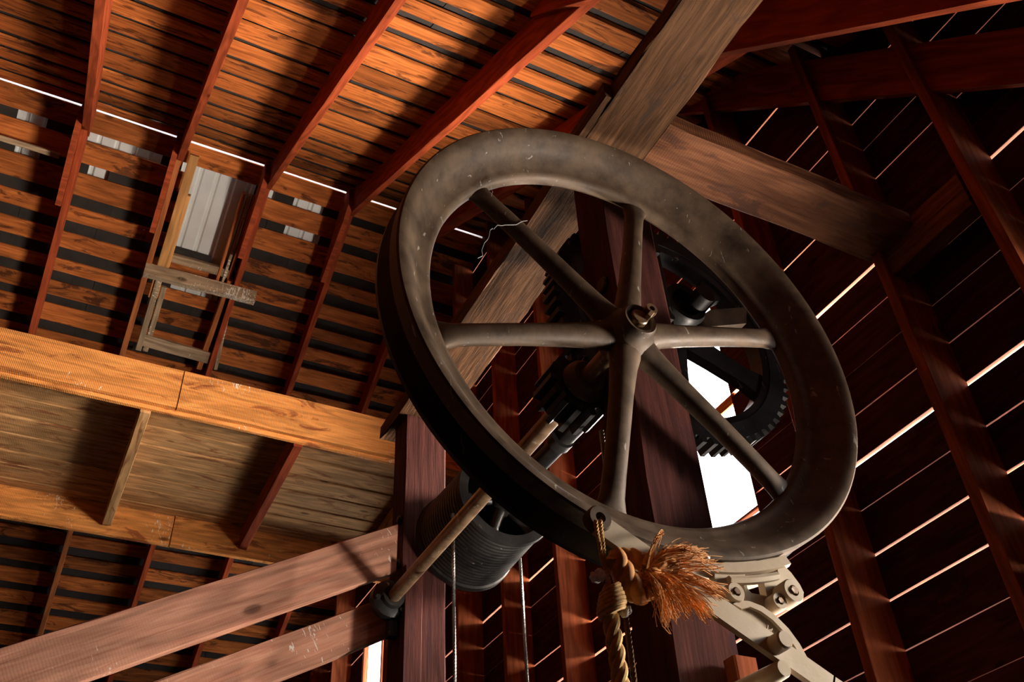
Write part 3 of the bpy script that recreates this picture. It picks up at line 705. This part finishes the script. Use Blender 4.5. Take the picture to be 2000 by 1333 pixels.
# ---------------------------------------------------------------- ropes
rp = empty('hoist_rope', (1.19, 1.70, .9), 'thick tan twisted rope hanging from the lever eye, knotted at its top', 'rope')
YR = 1.70
def P(px, py, y=YR): return at(px, py, 1, y)
bm = bmesh.new(); twisted(bm, [P(1192, 1150), P(1190, 1185), P(1196, 1230), P(1206, 1290), P(1214, 1345), P(1222, 1420)], .0205, .0115, 3, .11, 10, .006); obj('rope_strands', bm, M['rope'], rp, True)
bm = bmesh.new()
for i in range(6):
    c_ = P(1192+i*.8, 1157+i*8.5); rr_ = [.020, .023, .026, .028, .029, .026][i]; pts = []
    for j in range(19):
        a = 2*math.pi*j/18; pts.append(c_+Vector((rr_*math.cos(a), rr_*math.sin(a), .012*math.cos(a)+.006*j/18)))
    tube(bm, pts, .0078, 8)
obj('whipping', bm, M['rope'], rp, True)
bm = bmesh.new()
twisted(bm, [P(1163, 1018, 1.705), P(1168, 1050), P(1176, 1090), P(1186, 1130), P(1192, 1160)], .006, .0035, 3, .03, 6, .004)
twisted(bm, [P(1172, 1018, 1.705), P(1176, 1050), P(1180, 1090), P(1188, 1130), P(1194, 1160)], .006, .0035, 3, .03, 6, .004)
obj('cord_loop', bm, M['rope'], rp, True)
r2 = empty('frayed_rope', (1.3, 1.70, 1.05), 'short thick brown rope slung under the rim, its end frayed into a bushy tassel', 'rope')
bm = bmesh.new(); twisted(bm, [P(1196, 1088), P(1206, 1100), P(1222, 1130), P(1238, 1155), P(1252, 1163)], .030, .018, 3, .10, 12, .005)
twisted(bm, [P(1252, 1163), P(1262, 1150), P(1268, 1128), P(1285, 1110), P(1305, 1104)], .030, .018, 3, .10, 12, .005)
twisted(bm, [P(1200, 1092, 1.74), P(1225, 1088, 1.74), P(1255, 1098, 1.72), P(1275, 1115, 1.70)], .026, .016, 3, .10, 12, .005)
obj('rope_strands', bm, M['fray'], r2, True)
bm = bmesh.new(); q = random.Random(21)
tips = [((1345, 1075), 60, 10), ((1400, 1105), 30, 16), ((1410, 1160), 60, 12), ((1385, 1205), 60, 14), ((1345, 1195), 40, 12), ((1305, 1210), 70, 16), ((1292, 1168), 40, 12), ((1296, 1040), 12, 3), ((1372, 1085), 40, 14), ((1320, 1165), 40, 16)]
for (tx, ty), cnt, spr in tips:
    for _ in range(cnt):
        s_ = P(1262+q.uniform(-12, 14), 1122+q.uniform(-18, 20), YR+q.uniform(-.02, .02))
        ex, ey = tx+q.gauss(0, spr*.6), ty+q.gauss(0, spr*.6)
        e_ = P(ex, ey, YR+q.uniform(-.06, .03))
        mpx = (1262+ex)/2+q.gauss(0, 9); mpy = min(1122, ey)*.5+(1122+ey)/4-16+q.gauss(0, 8)
        m_ = P(mpx, mpy, YR-.035+q.uniform(-.02, .02))
        pts = []
        for j in range(9):
            t_ = j/8; p_ = s_*(1-t_)**2+m_*2*t_*(1-t_)+e_*t_*t_; p_ += Vector((q.gauss(0, .0012), q.gauss(0, .0012), q.gauss(0, .0012)))*j*.35; pts.append(p_)
        r0 = q.uniform(.0011, .0026); tube(bm, pts, [r0*(1-.55*j/8) for j in range(9)], 4)
o = obj('frayed_fibres', bm, M['fray'], r2); o['kind'] = 'stuff'
def fluff(px, py, y, r_, label):
    bm = bmesh.new(); bmesh.ops.create_icosphere(bm, subdivisions=4, radius=r_)
    for v in bm.verts: v.co *= 1+.5*noise.noise(v.co*55+Vector((px, 0, 0)))+.3*noise.noise(v.co*160)
    bmesh.ops.translate(bm, vec=at(px, py, 1, y), verts=bm.verts)
    tag(obj('fluff_tuft', bm, M['down'], None, True), label, 'fluff')
fluff(1168, 1125, 1.715, .016, 'white fluffy tuft hanging left of the rope knot')
fluff(1222, 1196, 1.70, .014, 'white fluffy tuft on the right side of the hanging rope')
fluff(1379, 1092, 1.74, .010, 'small white tuft on the rim above the frayed rope end')
bm = bmesh.new(); q = random.Random(4)
def thread(a, b, y, r_=.0008):
    A, B = at(*a, 1, y), at(*b, 1, y); pts = [A.lerp(B, i/8)+Vector((q.gauss(0, .004), 0, q.gauss(0, .004))) for i in range(9)]; tube(bm, pts, r_, 4)
thread((1030, 432), (962, 445), 1.84, .0012); thread((962, 445), (935, 505), 1.84, .0012); thread((955, 345), (962, 385), 1.84, .0005)
tag(obj('cobweb', bm, M['web'], None), 'loose cobweb thread dangling beside the upper left spoke', 'cobweb', kind='stuff')

for o in ROOTS: o.location.z += H
